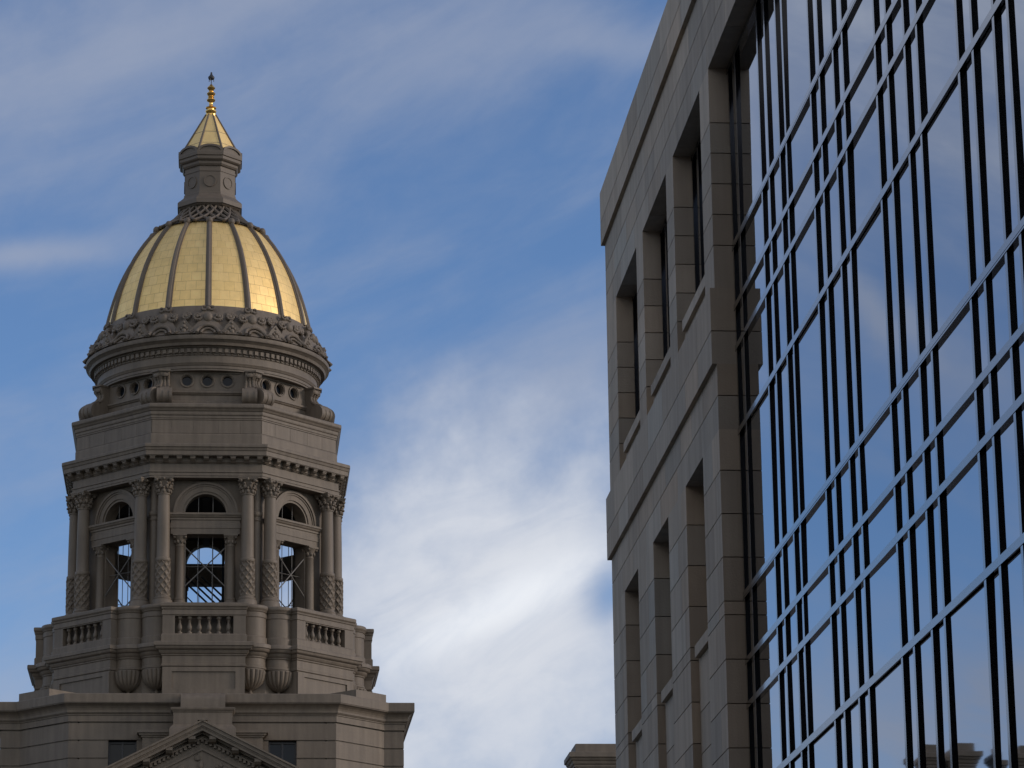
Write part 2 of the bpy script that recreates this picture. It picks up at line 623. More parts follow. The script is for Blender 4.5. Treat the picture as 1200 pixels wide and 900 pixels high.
# --- lower block
BP = [(-4.35, -6.8), (4.35, -6.8), (6.0, -5.15), (6.66, -5.15), (6.66, 5.15), (6.0, 5.15), (4.35, 6.8), (-4.35, 6.8),
      (-6.0, 5.15), (-6.66, 5.15), (-6.66, -5.15), (-6.0, -5.15)]
BN = [(-4.35, -6.8), (-4.0, -6.8), (-4.0, -6.4), (4.0, -6.4), (4.0, -6.8)] + BP[1:]
b = MB()
b.sweep(BN, grooves(0, 19.98, 0.59), True, True)
for x0, x1, z0, z1 in ((-4.0, 4.0, 0, 16.44), (-4.0, -3.06, 16.44, 19.39), (-2.14, 2.14, 16.44, 19.39), (3.06, 4.0, 16.44, 19.39), (-4.0, 4.0, 19.39, 19.98)):
    zs = [z for z in [19.98 - 0.59 * k for k in range(40)] if z0 + 0.04 < z <= z1 + 1e-6]
    prof = [(0, z0)]
    for z in sorted(zs):
        prof += [(0, z - 0.05), (-0.045, z - 0.05), (-0.045, z), (0, z)]
    if prof[-1][1] < z1 - 1e-6:
        prof.append((0, z1))
    # only the front face is grooved
    for (d0, a0), (d1, a1) in zip(prof, prof[1:]):
        if a1 - a0 > 1e-6:
            b.box(x0, x1, -6.8 - d0, -6.35, a0, a1)
b.build('lower_wall', M_TOWER, TW)
b = MB()
b.sweep(BP, [(-0.3, 19.98), (0.03, 19.981), (0.03, 20.18), (0.06, 20.19), (0.06, 20.22), (0.09, 20.24), (0.10, 20.27), (0.125, 20.27),
             (0.13, 20.34), (0.15, 20.40), (0.19, 20.46), (0.25, 20.51), (0.30, 20.535), (0.32, 20.54), (0.32, 20.565), (0.345, 20.57),
             (0.345, 20.84), (0.33, 20.86), (-0.6, 20.95)])
b.build('lower_cornice', M_TOWER, TW)
b = MB()
b.box(-0.74, 0.74, -7.86, -5.0, 20.86, 21.20)
b = b.build('blocking_course', M_TOWER, TW)
b.rotation_euler.z = pi / 4
around(b, 4, pi / 2)

for sx in (-1, 1):
    w = MB()
    x0, x1 = sx * 2.6 - 0.46, sx * 2.6 + 0.46
    for bx in ((x0, x0 + 0.06), (x1 - 0.06, x1), (sx * 2.6 - 0.03, sx * 2.6 + 0.03)):
        w.box(bx[0], bx[1], -6.62, -6.55, 16.5, 19.34)
    w.box(x0, x1, -6.60, -6.56, 19.28, 19.34)
    w.box(x0, x1, -6.60, -6.56, 17.9, 17.96)
    fr = w.build('window', M_CAP, TW)
    p = MB()
    p.box(x0, x1, -6.54, -6.52, 16.44, 19.39)
    p.build('pane', M_WIN, fr)

# gable behind the pediment, pedestal
b = MB()
b.box(-1.95, 1.95, -7.25, -6.75, 0, 19.45)
b.box(-2.0, 2.0, -7.30, -6.78, 19.40, 19.46)
b.box(-2.06, 2.06, -7.36, -6.79, 19.46, 19.53)
b.box(-2.12, 2.12, -7.42, -6.78, 19.53, 19.62)
b.build('gable_wall', M_TOWER, TW)
b = MB()
b.sweep(rect(-0.95, 0.95, -7.95, -7.18), [(0.12, 18.6), (0.12, 19.55), (0.08, 19.62), (0.0, 19.70), (0, 20.09), (0.03, 20.12), (0.03, 20.15), (0.07, 20.17), (0.09, 20.22), (0.09, 20.25), (0.0, 20.27)])
pts = [(-7.85, 20.25)] + [(-7.30 - 0.55 * cos(radians(t)), 20.55 + 0.27 * sin(radians(t))) for t in range(0, 91, 15)] + [(-7.2, 20.82), (-7.2, 20.25)]
b.pyz(pts, -0.72, 0.72)
b.build('pedestal', M_TOWER, TW, smooth=35)

# --- pediment
pe = MB()
SL = 0.505


def chev(z0, th, hw, y0, y1, m):
    for s in (-1, 1):
        m.pxz([(0, z0), (s * hw, z0 - SL * hw), (s * hw, z0 - SL * hw - th), (0, z0 - th)], y0, y1)


def chev2(z0, th, hw, y0, y1, m):
    """raking band whose lower edge is cut to the same slope, mitred at the apex"""
    chev(z0, th, hw, y0, y1, m)


chev(19.63, 0.06, 6.3, -9.40, -6.82, pe)
chev(19.57, 0.13, 6.2, -9.34, -6.83, pe)
chev(19.44, 0.05, 6.1, -9.29, -6.84, pe)
chev(19.39, 0.10, 6.05, -9.26, -6.85, pe)
chev(19.29, 0.06, 6.0, -9.02, -6.86, pe)
chev(19.13, 0.05, 5.7, -8.94, -6.88, pe)
pe.box(-0.16, 0.16, -9.42, -9.0, 19.60, 19.66)
pe.box(-6.1, 6.1, -9.4, -6.8, 15.9, 16.5)
ro = pe.build('pediment', M_TOWER, TW)
ty = MB()
ty.pxz([(0, 19.30), (-5.9, 19.30 - SL * 5.9), (-5.9, 16.4), (5.9, 16.4), (5.9, 19.30 - SL * 5.9)], -8.80, -6.9)
chev(18.80, 0.08, 4.4, -8.86, -8.79, ty)
ty.box(-5.85, 5.85, -8.75, -6.8, 0, 15.9)
for i in range(-30, 31):
    x = i * 0.135
    if abs(x) < 4.2:
        ty.box(x - 0.042, x + 0.042, -8.92, -8.79, 19.24 - SL * abs(x) - 0.24 - 0.02, 19.24 - SL * abs(x) - 0.12)
# carved leaf work in the middle of the gable
rnd = random.Random(5)
for i in range(60):
    x = rnd.uniform(-1.6, 1.6)
    z = rnd.uniform(17.2, 18.55 - SL * abs(x))
    ty.ball((x, -8.82, z), rnd.uniform(0.06, 0.12), 7, 4, (1, 0.6, 1))
ty.build('tympanum', M_TOWER, ro, smooth=40)
for s in (-1, 1):
    for k in range(7):
        x = s * (0.33 + 0.72 * k)
        m = MB()
        zt = 19.29 - SL * abs(x)
        m.pyz([(-9.22, zt), (-9.22, zt - 0.10), (-9.12, zt - 0.18), (-9.0, zt - 0.2), (-8.8, zt - 0.24), (-8.8, zt)], x - 0.11, x + 0.11)
        m.build('modillion', M_TOWER, ro)

# --- balcony
b = MB()
BPROF_LOW = [(0, 20.9), (0, 22.0), (0.04, 22.03), (0.04, 22.09), (0.015, 22.11), (0.015, 22.36), (0.05, 22.39), (0.05, 22.42), (0.09, 22.45),
             (0.12, 22.51), (0.13, 22.55), (0.19, 22.57), (0.22, 22.60), (0.24, 22.67), (0.28, 22.685), (0.28, 22.79), (0.26, 22.82),
             (0.06, 22.85), (0.06, 23.07), (0.02, 23.12)]
BPROF_TOP = [(0.02, 23.72), (0.02, 23.74), (0.045, 23.76), (0.045, 23.90), (0.02, 23.91), (0.02, 23.93), (0.05, 23.95), (0.06, 24.0), (0.09, 24.03), (0.10, 24.05),
             (0.10, 24.13), (0.08, 24.16), (-0.25, 24.18)]


def dz(p, e):
    return [(d, z + e) for d, z in p]


b.sweep(octo(4.93), dz(BPROF_LOW + BPROF_TOP[1:], 0.004), True, True)
BALCORE = b.build('balcony', M_TOWER, TW)
bay = MB()
bay.sweep(rect(-1.36, 1.36, -5.75, -4.4), BPROF_LOW)
bay.sweep(rect(-1.36, 1.36, -5.75, -5.45), BPROF_TOP)
bay.box(-1.38, -0.97, -5.77, -5.47, 23.12, 23.72)
bay.box(0.97, 1.38, -5.77, -5.47, 23.12, 23.72)
bay.box(-1.34, 1.34, -5.1, -4.4, 23.0, 24.0)
for x0, x1, z0, z1 in ((-1.36, -1.05, 21.02, 21.98), (1.05, 1.36, 21.02, 21.98), (-1.05, 1.05, 21.02, 21.25), (-1.05, 1.05, 21.84, 21.98)):
    bay.box(x0, x1, -5.80, -5.74, z0, z1)
bay0 = bay.build('balcony_bay', M_TOWER, TW)
bs = MB()
prof = [(0.0, 23.125), (0.085, 23.125), (0.085, 23.19), (0.05, 23.2), (0.045, 23.23), (0.07, 23.27), (0.085, 23.33), (0.075, 23.39), (0.05, 23.46),
        (0.038, 23.52), (0.055, 23.55), (0.038, 23.575), (0.06, 23.62), (0.085, 23.64), (0.085, 23.715), (0.0, 23.715)]
bs.lathe(prof, 12)
for i in range(6):
    if i == 0:
        q = bs.build('baluster', M_TOWER, bay0, smooth=40)
        bmesh0 = q.data
    else:
        q = bpy.data.objects.new('baluster', bmesh0)
        COL.objects.link(q)
        q.parent = bay0
    q.location = (-0.81 + 0.324 * i, -5.62, 0)
around(bay0, 8, pi / 4)


def half_sweep(m, cx, cy, r, prof, n=28):
    m.lathe([(max(0.01, r + d), z) for d, z in prof], n, cx, cy)


for sx in (-1, 1):
    tr = MB()
    half_sweep(tr, sx * 1.55, -4.99, 0.495, [(-0.44, 22.0)] + [(d, max(z, 22.0)) for d, z in dz(BPROF_LOW[1:] + BPROF_TOP[1:-1], 0.002)] + [(-0.05, 24.175)])
    around(tr.build('rounded_pier', M_TOWER, TW, smooth=35), 8, pi / 4)

fl = lambda a, z: 0.062 * abs(cos(9 * a)) ** 0.7 * min(1.0, max(0, (z - 21.36) * 5)) * (1.0 if z < 21.97 else 0.0) - 0.02
for sx in (-1, 1):
    bw = MB()
    bw.lathe([(0.02, 21.15), (0.08, 21.17), (0.11, 21.22), (0.08, 21.27), (0.06, 21.31), (0.09, 21.345), (0.20, 21.39), (0.30, 21.47), (0.375, 21.57),
              (0.42, 21.68), (0.452, 21.80), (0.468, 21.90), (0.475, 21.96), (0.50, 21.97), (0.50, 22.004)], 108, sx * 1.55, -5.09, fl)
    o = bw.build('fluted_bowl', M_TOWER, TW, smooth=25)
    around(o, 8, pi / 4)

# --- belfry storey
AW = 4.15


def arch_wall(m, hw, z0, z1, ow, oz0, oz1, cz, r, y0, y1):
    """wall panel |x|<hw with a rectangular opening and a half-round one above it"""
    m.box(-hw, -ow, y0, y1, z0, oz1)
    m.box(ow, hw, y0, y1, z0, oz1)
    m.box(-ow, ow, y0, y1, z0, oz0)
    m.box(-hw, hw, y0, y1, oz1, cz)
    m.box(-hw, -r, y0, y1, cz, z1)
    m.box(r, hw, y0, y1, cz, z1)
    n = 20
    for i in range(n):
        a0, a1 = pi * i / n, pi * (i + 1) / n
        x0, x1 = r * cos(a0), r * cos(a1)
        m.pxz([(x0, cz + r * sin(a0)), (x0, z1), (x1, z1), (x1, cz + r * sin(a1))], y0, y1)


def half_ring(m, r0, r1, cz, y0, y1, n=28, cx=0.0):
    for i in range(n):
        a0, a1 = pi * i / n, pi * (i + 1) / n
        m.pxz([(cx + r0 * cos(a0), cz + r0 * sin(a0)), (cx + r1 * cos(a0), cz + r1 * sin(a0)), (cx + r1 * cos(a1), cz + r1 * sin(a1)), (cx + r0 * cos(a1), cz + r0 * sin(a1))], y0, y1)


w = MB()
arch_wall(w, 1.718, 24.1, 28.80, 0.66, 24.32, 26.83, 27.555, 0.715, -AW, -3.72)
wl = w.build('arched_wall', M_TOWER, TW)
w = MB()
half_ring(w, 0.70, 0.78, 27.56, -AW - 0.05, -3.9)
half_ring(w, 0.78, 0.96, 27.56, -AW - 0.09, -4.1)
half_ring(w, 0.96, 1.02, 27.56, -AW - 0.12, -4.1)
half_ring(w, 1.02, 1.10, 27.56, -AW - 0.16, -4.1)
w.build('arch_moulding', M_TOWER, wl, smooth=30)
w = MB()
w.sweep(rect(-1.17, 1.17, -4.36, -4.10), [(0, 26.83), (0, 27.02), (0.02, 27.03), (0.02, 27.20), (0.0, 27.21), (0.0, 27.30), (0.03, 27.32), (0.03, 27.38), (0.07, 27.41), (0.09, 27.46), (0.12, 27.48), (0.12, 27.54), (0.09, 27.557)])
w.build('lintel', M_TOWER, wl)
for p, q in (((-0.245, 27.55), (-0.245, 28.25)), ((0.245, 27.55), (0.245, 28.25)), ((-0.245, 24.3), (-0.245, 26.85)), ((0.245, 24.3), (0.245, 26.85)), ((-0.68, 25.78), (0.68, 25.78))):
    w = MB()
    w.tube((p[0], -3.95, p[1]), (q[0], -3.95, q[1]), 0.013)
    w.build('window_bar', M_ROD, wl)
for sx in (-1, 1):
    w = MB()
    w.tube((-sx * 0.72, -4.12, 26.45), (sx * 0.72, -4.14, 25.02), 0.022)
    w.build('cross_brace', M_ROD, wl)
for sx in (-1, 1):
    c = MB()
    c.lathe([(0.22, 24.18), (0.22, 24.50), (0.19, 24.54), (0.20, 24.58), (0.165, 24.62), (0.160, 24.66), (0.157, 25.6), (0.145, 26.40), (0.16, 26.42), (0.145, 26.45)], 20, sx * 0.86, -4.20)
    c.lathe([(0.145, 26.44), (0.15, 26.55), (0.19, 26.68), (0.23, 26.76)], 20, sx * 0.86, -4.20)
    for i in range(8):
        a = pi / 4 * i + 0.39
        c.ball((sx * 0.86 + 0.175 * cos(a), -4.20 + 0.175 * sin(a), 26.56), 0.045, 6, 4, (1, 1, 1.6))
    for dx in (-1, 1):
        for dy in (-1, 1):
            c.ball((sx * 0.86 + dx * 0.185, -4.20 + dy * 0.15, 26.72), 0.055, 8, 5)
    c.box(sx * 0.86 - 0.24, sx * 0.86 + 0.24, -4.42, -4.0, 26.765, 26.828)
    c.build('small_column', M_TOWER, wl, smooth=40)
around(wl, 8, pi / 4)


def capital(m, x, y, z0, z1, r):
    h = z1 - z0
    m.lathe([(r + 0.03, z0 - 0.04), (r + 0.035, z0), (r, z0 + 0.02), (r, z0 + 0.5 * h), (r + 0.06, z0 + 0.78 * h), (r + 0.10, z0 + 0.86 * h)], 20, x, y)
    for row, (zz, rr, s, off) in enumerate(((z0 + 0.16 * h, r + 0.03, 0.07, 0.0), (z0 + 0.44 * h, r + 0.055, 0.075, pi / 8))):
        for i in range(8):
            a = pi / 4 * i + off
            m.ball((x + rr * cos(a), y + rr * sin(a), zz), s, 6, 4, (0.8, 0.8, 1.35))
            m.ball((x + (rr + 0.05) * cos(a), y + (rr + 0.05) * sin(a), zz + 0.09), 0.045, 6, 4)
    for i in range(4):
        a = pi / 4 + pi / 2 * i
        m.ball((x + (r + 0.15) * cos(a), y + (r + 0.15) * sin(a), z0 + 0.80 * h), 0.075, 8, 5)
        m.ball((x + (r + 0.10) * cos(a + pi / 4), y + (r + 0.10) * sin(a + pi / 4), z0 + 0.86 * h), 0.05, 8, 5)
    # abacus with hollowed sides
    A, B = r + 0.13, r + 0.08
    pl = []
    for i in range(4):
        a = -3 * pi / 4 + pi / 2 * i
        c_, s_ = cos(a), sin(a)
        pl.append((x + A * sqrt(2) * c_ * 0.98, y + A * sqrt(2) * s_ * 0.98))
        a2 = a + pi / 4
        pl.append((x + B * cos(a2), y + B * sin(a2)))
    m.sweep(pl, [(0, z1 - 0.09), (0.01, z1 - 0.04), (0.02, z1 - 0.035), (0.02, z1 + 0.005)])


def lattice(a, z):
    p = 7 * a
    q = (z - 24.7) * 2 * pi / 0.29
    e = max(max(0, cos(p + q)) ** 4, max(0, cos(p - q)) ** 4)
    return 0.05 * e


for sx in (-1, 1):
    cx, cy = sx * 1.42, -4.52
    c = MB()
    c.lathe([(0.235, 25.93), (0.222, 25.96), (0.22, 26.4), (0.212, 27.2), (0.198, 28.1), (0.195, 28.17)], 28, cx, cy)
    col0 = c.build('column', M_TOWER, TW, smooth=40)
    c = MB()
    capital(c, cx, cy, 28.17, 28.73, 0.195)
    c.build('capital', M_TOWER, col0, smooth=45)
    c = MB()
    zz = [24.66 + 1.16 * i / 44 for i in range(45)]
    c.lathe([(0.222, z) for z in zz], 88, cx, cy, lattice)
    c.lathe([(0.235, 25.80), (0.258, 25.82), (0.258, 25.92), (0.24, 25.95), (0.22, 25.955)], 28, cx, cy)
    c.build('carved_sleeve', M_TOWER, col0, smooth=60)
    c = MB()
    c.lathe([(0.34, 24.12), (0.34, 24.46), (0.32, 24.49), (0.29, 24.50), (0.30, 24.55), (0.28, 24.59), (0.25, 24.61), (0.255, 24.66), (0.235, 24.68)], 28, cx, cy)
    c.build('column_base', M_TOWER, col0, smooth=35)
    around(col0, 8, pi / 4)

# slim corner shafts between the paired columns
c = MB()
ca = pi / 8
vx, vy = 4.47 * sin(ca), -4.47 * cos(ca)
c.lathe([(0.17, 24.1), (0.165, 27.3), (0.19, 27.33), (0.19, 27.38), (0.17, 27.4), (0.175, 27.46), (0.21, 27.5), (0.22, 27.55), (0.22, 27.62), (0.165, 27.64), (0.165, 28.74)], 16, vx, vy)
around(c.build('corner_shaft', M_TOWER, TW, smooth=35), 8, pi / 4)

b = MB()
b.sweep(octo(3.95), [(0, 23.9), (0, 24.33)])
b.build('belfry_floor', M_TOWER, TW)
b = MB()
b.sweep(octo(3.75), [(0, 28.42), (0, 28.78)])
for k in range(4):
    s = len(b.v)
    b.box(-0.12, 0.12, -3.7, 3.7, 28.2, 28.418)
    b.rot(s, k * pi / 4)
ceil0 = b.build('belfry_ceiling', M_DARK, TW)
b = MB()
for i in range(4):
    x = -0.62 + 0.27 * i
    b.tube((x - 0.35, 3.3, 27.0), (x + 1.5, 3.3, 25.25), 0.035)
b.tube((0.62, 2.9, 24.3), (0.62, 2.9, 28.3), 0.045)
b.tube((-2.3, 1.9, 24.4), (-0.9, 1.9, 26.4), 0.05)
b.tube((2.2, 1.7, 24.4), (0.95, 1.7, 26.3), 0.05)
b.build('inner_brace', M_DARK, TW)

# entablature
b = MB()
b.sweep(octo(4.6), [(-0.9, 28.732), (0, 28.735), (0, 28.80), (0.02, 28.805), (0.02, 28.90), (0.05, 28.92), (0.05, 28.965), (0.0, 28.975), (0, 29.22), (0.03, 29.225), (0.05, 29.26),
                    (0.08, 29.27), (0.08, 29.425), (0.30, 29.435), (0.30, 29.45), (0.325, 29.455), (0.325, 29.60), (0.35, 29.62), (0.37, 29.70), (0.40, 29.73), (0.40, 29.81), (0.385, 29.84), (-0.2, 29.93)])
b.build('belfry_cornice', M_TOWER, TW)
for i in range(-4, 5):
    b = MB()
    x = i * 0.455
    b.pyz([(-4.67, 29.425), (-4.86, 29.425), (-4.87, 29.36), (-4.82, 29.31), (-4.76, 29.29), (-4.70, 29.24), (-4.67, 29.24)], x - 0.085, x + 0.085)
    b.box(x - 0.10, x + 0.10, -4.885, -4.67, 29.405, 29.433)
    around(b.build('modillion', M_TOWER, TW), 8, pi / 4)

# attic and drum
b = MB()
b.sweep(octo(4.50), [(0.05, 29.85), (0.05, 30.25), (0.03, 30.30), (0.0, 30.31), (0, 30.78), (0.03, 30.79), (0.03, 30.83), (0.05, 30.85), (0.05, 30.93), (0.08, 30.95),
                     (0.09, 30.99), (0.09, 31.07), (0.12, 31.09), (0.15, 31.15), (0.19, 31.19), (0.20, 31.22), (0.20, 31.30), (0.18, 31.33), (-0.9, 31.40)])
b.build('attic', M_TOWER, TW)
b = MB()
for x0, x1 in ((-1.86, -1.2), (-1.2, -0.45), (-0.45, 0.4), (0.4, 1.15), (1.15, 1.86)):
    b.box(x0 + 0.005, x1 - 0.005, -4.515, -4.45, 30.318, 30.775)
around(b.build('attic_facing', M_TOWER, TW), 8, pi / 4)
b = MB()
b.sweep(octo(3.40), [(0.28, 31.3), (0.28, 31.66), (0.25, 31.70), (0.18, 31.72), (0.18, 31.90), (0.22, 31.93), (0.24, 31.97), (0.27, 31.985), (0.27, 32.05), (0.22, 32.07), (0.0, 32.09), (0.0, 32.76)])
b.build('drum', M_TOWER, TW)


def cell_hole(m, cx, cz, hw, z0, z1, r, y0, y1, n=28):
    cor = [atan2(z - cz, x) % (2 * pi) for x in (-hw, hw) for z in (z0, z1)]
    angs = sorted([2 * pi * i / n for i in range(n)] + cor) + [2 * pi]
    for a0, a1 in zip(angs, angs[1:]):
        if a1 - a0 < 1e-4:
            continue

        def out(a):
            c_, s_ = cos(a), sin(a)
            t = 1e9
            if abs(c_) > 1e-9:
                t = min(t, hw / abs(c_))
            if s_ > 1e-9:
                t = min(t, (z1 - cz) / s_)
            if s_ < -1e-9:
                t = min(t, (z0 - cz) / s_)
            return (cx + c_ * t, cz + s_ * t)
        m.pxz([(cx + r * cos(a0), cz + r * sin(a0)), out(a0), out(a1), (cx + r * cos(a1), cz + r * sin(a1))], y0, y1)


b = MB()
for cx in (-0.70, 0, 0.70):
    cell_hole(b, cx, 32.44, 0.35, 32.09, 32.74, 0.21, -3.56, -3.40)
b.box(-1.47, -1.05, -3.56, -3.40, 32.09, 32.74)
b.box(1.05, 1.47, -3.56, -3.40, 32.09, 32.74)
b.box(-1.12, 1.12, -3.60, -3.55, 32.68, 32.745)
around(b.build('drum_panel', M_TOWER, TW), 8, pi / 4)
for cx in (-0.70, 0, 0.70):
    r_ = MB()
    r_.ring_y([(0.250, -3.555), (0.250, -3.60), (0.225, -3.605), (0.215, -3.58), (0.195, -3.58), (0.19, -3.52), (0.172, -3.52), (0.168, -3.44), (0.168, -3.41)], 28, cx, 32.44)
    rw = r_.build('round_window', M_TOWER, TW, smooth=30)
    p = MB()
    p.ring_y([(0.0, -3.425), (0.17, -3.425)], 24, cx, 32.44)
    p.build('pane', M_WIN, rw)
    around(rw, 8, pi / 4)

for sx in (-1, 1):
    s = MB()
    cx = sx * 1.46
    ou = [(-3.45, 32.72), (-3.92, 32.72), (-3.96, 32.66), (-3.94, 32.58), (-3.85, 32.50), (-3.80, 32.38), (-3.82, 32.26), (-3.90, 32.16), (-4.02, 32.09), (-4.18, 32.05),
          (-4.34, 31.98), (-4.44, 31.86), (-4.46, 31.70), (-4.40, 31.54), (-4.28, 31.44), (-4.12, 31.40), (-4.12, 31.35), (-3.45, 31.35)]
    s.pyz(ou, cx - 0.17, cx + 0.17)
    for k in range(5):
        xa = cx - 0.21 + k * 0.105
        s.tube((xa - 0.05, -4.18, 31.70), (xa + 0.05, -4.18, 31.70), 0.305 - (0.02 if k % 2 else 0), None, 24)
    s.box(cx - 0.22, cx + 0.22, -4.44, -3.6, 31.31, 31.40)
    s.box(cx - 0.20, cx + 0.20, -4.02, -3.5, 32.66, 32.72)
    for dx in (-0.12, 0, 0.12):
        s.path([(cx + dx, -3.93, 32.64), (cx + dx, -3.90, 32.54), (cx + dx, -3.81, 32.40), (cx + dx, -3.80, 32.28), (cx + dx * 1.1, -3.88, 32.16), (cx + dx * 1.3, -4.06, 32.05)], 0.055, 8)
    s.ball((cx, -3.93, 32.56), 0.10, 8, 5, (1.5, 0.5, 0.9))
    around(s.build('scroll_bracket', M_TOWER, TW, smooth=35), 8, pi / 4)

# round cornice
RP = [(3.2, 32.735), (3.86, 32.74), (3.86, 32.80), (3.885, 32.81), (3.885, 32.90), (3.91, 32.92), (3.93, 32.97), (3.95, 33.0), (3.95, 33.02), (3.90, 33.03), (3.90, 33.26),
      (3.93, 33.28), (3.93, 33.33), (3.97, 33.34), (3.97, 33.50), (4.02, 33.52), (4.04, 33.56), (4.17, 33.565), (4.18, 33.60), (4.20, 33.66), (4.25, 33.70), (4.28, 33.73), (4.32, 33.75),
      (4.335, 33.80), (4.335, 33.88), (4.30, 33.91), (4.12, 33.94), (4.04, 34.10), (3.95, 34.32), (3.86, 34.55), (3.76, 34.82), (3.69, 35.02), (3.655, 35.13), (3.60, 35.14)]
b = MB()
b.lathe(RP, 128)
for i in range(116):
    s = len(b.v)
    b.box(-0.062, 0.062, -4.03, -3.95, 33.35, 33.49)
    b.rot(s, 2 * pi * i / 116)
for i in range(116):
    s = len(b.v)
    b.ball((0, -3.94, 33.305), 0.035, 6, 4)
    b.rot(s, 2 * pi * i / 116)
b.build('round_cornice', M_TOWER, TW, smooth=28)


def RS(z):
    pts = [(33.90, 4.26), (34.10, 4.05), (34.32, 3.95), (34.55, 3.86), (34.82, 3.76), (35.02, 3.69), (35.13, 3.655), (35.6, 3.55)]
    for (a, p), (c_, q) in zip(pts, pts[1:]):
        if z <= c_:
            return p + (q - p) * (z - a) / (c_ - a)
    return pts[-1][1]


def surf(m, poly, t, back=0.12):
    """outline lying on the flared skirt below the dome, t thick"""
    n = len(poly)
    a = sum(poly[i][0] * poly[(i + 1) % n][1] - poly[(i + 1) % n][0] * poly[i][1] for i in range(n))
    if a < 0:
        poly = poly[::-1]

    def P(x, z, d):
        r = RS(z) + d
        return (r * sin(x / 4.0), -r * cos(x / 4.0), z)
    vs = [P(x, z, t) for x, z in poly] + [P(x, z, -back) for x, z in poly]
    fs = [tuple(range(n)), tuple(range(2 * n - 1, n - 1, -1))] + [(i, i + n, (i + 1) % n + n, (i + 1) % n) for i in range(n)]
    m.add(vs, fs)


def sball(m, x, z, r, d=0.06, s=(1, 0.7, 1)):
    q = RS(z) + d
    m.ball((q * sin(x / 4.0), -q * cos(x / 4.0), z), r, 10, 6, s)


def scurl(m, x, z, r, tr_, d=0.10, a0=0, a1=300, sx=1):
    pts = []
    for k in range(15):
        t = radians(a0 + (a1 - a0) * k / 14)
        rr = r * (1 - 0.55 * k / 14)
        xx, zz = x + sx * rr * cos(t), z + rr * sin(t)
        q = RS(zz) + d
        pts.append((q * sin(xx / 4.0), -q * cos(xx / 4.0), zz))
    m.path(pts, tr_, 6)


c = MB()
# cartouche over each rib foot
for s in (-1, 1):
    surf(c, [(0, 34.22), (s * 0.30, 34.12), (s * 0.40, 33.96), (s * 0.80, 33.96), (s * 0.55, 34.15), (s * 0.40, 34.33), (s * 0.30, 34.50), (s * 0.34, 34.62), (s * 0.38, 34.74),
             (s * 0.25, 34.80), (s * 0.16, 34.92), (s * 0.10, 35.02), (0, 35.05)], 0.14)
    scurl(c, s * 0.36, 34.64, 0.16, 0.055, 0.17, 200, 560, s)
    scurl(c, s * 0.15, 34.99, 0.11, 0.045, 0.16, 180, 500, s)
    scurl(c, s * 0.60, 34.10, 0.11, 0.04, 0.15, 90, 400, s)
    sball(c, s * 0.38, 34.64, 0.08, 0.18)
sball(c, 0, 34.60, 0.17, 0.15, (1, 0.7, 1.15))
sball(c, 0, 34.97, 0.09, 0.17)
for rr, tt, dd in ((0.35, 0.06, 0.20), (0.22, 0.045, 0.16)):
    pts = []
    for k in range(15):
        t = pi * k / 14
        xx, zz = rr * cos(t), 33.94 + rr * 0.95 * sin(t)
        q = RS(max(zz, 33.93)) + dd
        q = max(q, 4.20)
        pts.append((q * sin(xx / 4.0), -q * cos(xx / 4.0), zz))
    c.path(pts, tt, 8)
surf(c, [(0.33 * cos(pi * k / 10), 33.93 + 0.33 * sin(pi * k / 10)) for k in range(11)], 0.10)
cr = c.build('cartouche', M_TOWER, TW, smooth=40)
for k in range(1, 16):
    turned(cr, k * pi / 8)
c = MB()
surf(c, [(-0.42, 33.93), (0.42, 33.93), (0.30, 34.06), (0.20, 34.22), (0.12, 34.34), (0.06, 34.47), (0, 34.54), (-0.06, 34.47), (-0.12, 34.34), (-0.20, 34.22), (-0.30, 34.06)], 0.15)
c.pxz([(-0.46, 33.90), (0.46, 33.90), (0.40, 34.02), (0.29, 34.12), (0.20, 34.28), (0.09, 34.38), (0, 34.48), (-0.09, 34.38), (-0.20, 34.28), (-0.29, 34.12), (-0.40, 34.02)], -4.24, -4.12)
for x, z, r in ((0, 34.05, 0.08), (-0.15, 34.02, 0.06), (0.15, 34.02, 0.06), (0, 34.22, 0.055), (-0.09, 34.15, 0.045), (0.09, 34.15, 0.045), (0, 34.36, 0.04)):
    c.ball((x, -4.25, z), r * 1.2, 8, 5, (1, 0.7, 1))
for s in (-1, 1):
    scurl(c, s * 0.27, 34.02, 0.07, 0.03, 0.17, 90, 400, s)
scurl(c, 0.02, 34.68, 0.16, 0.05, 0.10, 0, 560)
sball(c, 0.0, 34.68, 0.08, 0.10)
surf(c, [(0.15 * cos(2 * pi * k / 12), 34.76 + 0.15 * sin(2 * pi * k / 12)) for k in range(12)], 0.04)
an = c.build('antefix', M_TOWER, TW, smooth=40)
an.rotation_euler.z = pi / 16
for k in range(1, 16):
    turned(an, k * pi / 8)

# dome
DPF = [(3.62, 35.10), (3.555, 35.46), (3.49, 35.75), (3.42, 36.02), (3.335, 36.32), (3.24, 36.62), (3.12, 36.94), (2.98, 37.26), (2.82, 37.58), (2.64, 37.88), (2.45, 38.17), (2.24, 38.45),
       (2.02, 38.70), (1.86, 38.84), (1.6, 38.90)]
d = MB()
vs, uv = [], []
acc = 0.0
SEG = 6
for k, (r, z) in enumerate(DPF):
    if k:
        acc += sqrt((r - DPF[k - 1][0]) ** 2 + (z - DPF[k - 1][1]) ** 2)
    for gidx in range(16):
        for j in range(SEG + 1):
            t = j / SEG
            a = (gidx + t) * pi / 8 - pi / 2
            rr = r * cos(pi / 16) / cos((t - 0.5) * pi / 8)      # flat gores between the ribs
            rr = 0.35 * rr + 0.65 * r
            vs.append((rr * cos(a), rr * sin(a), z))
            uv.append((gidx * 1.52 + t * 1.4, acc + 0.07))
W = 16 * (SEG + 1)
fs = []
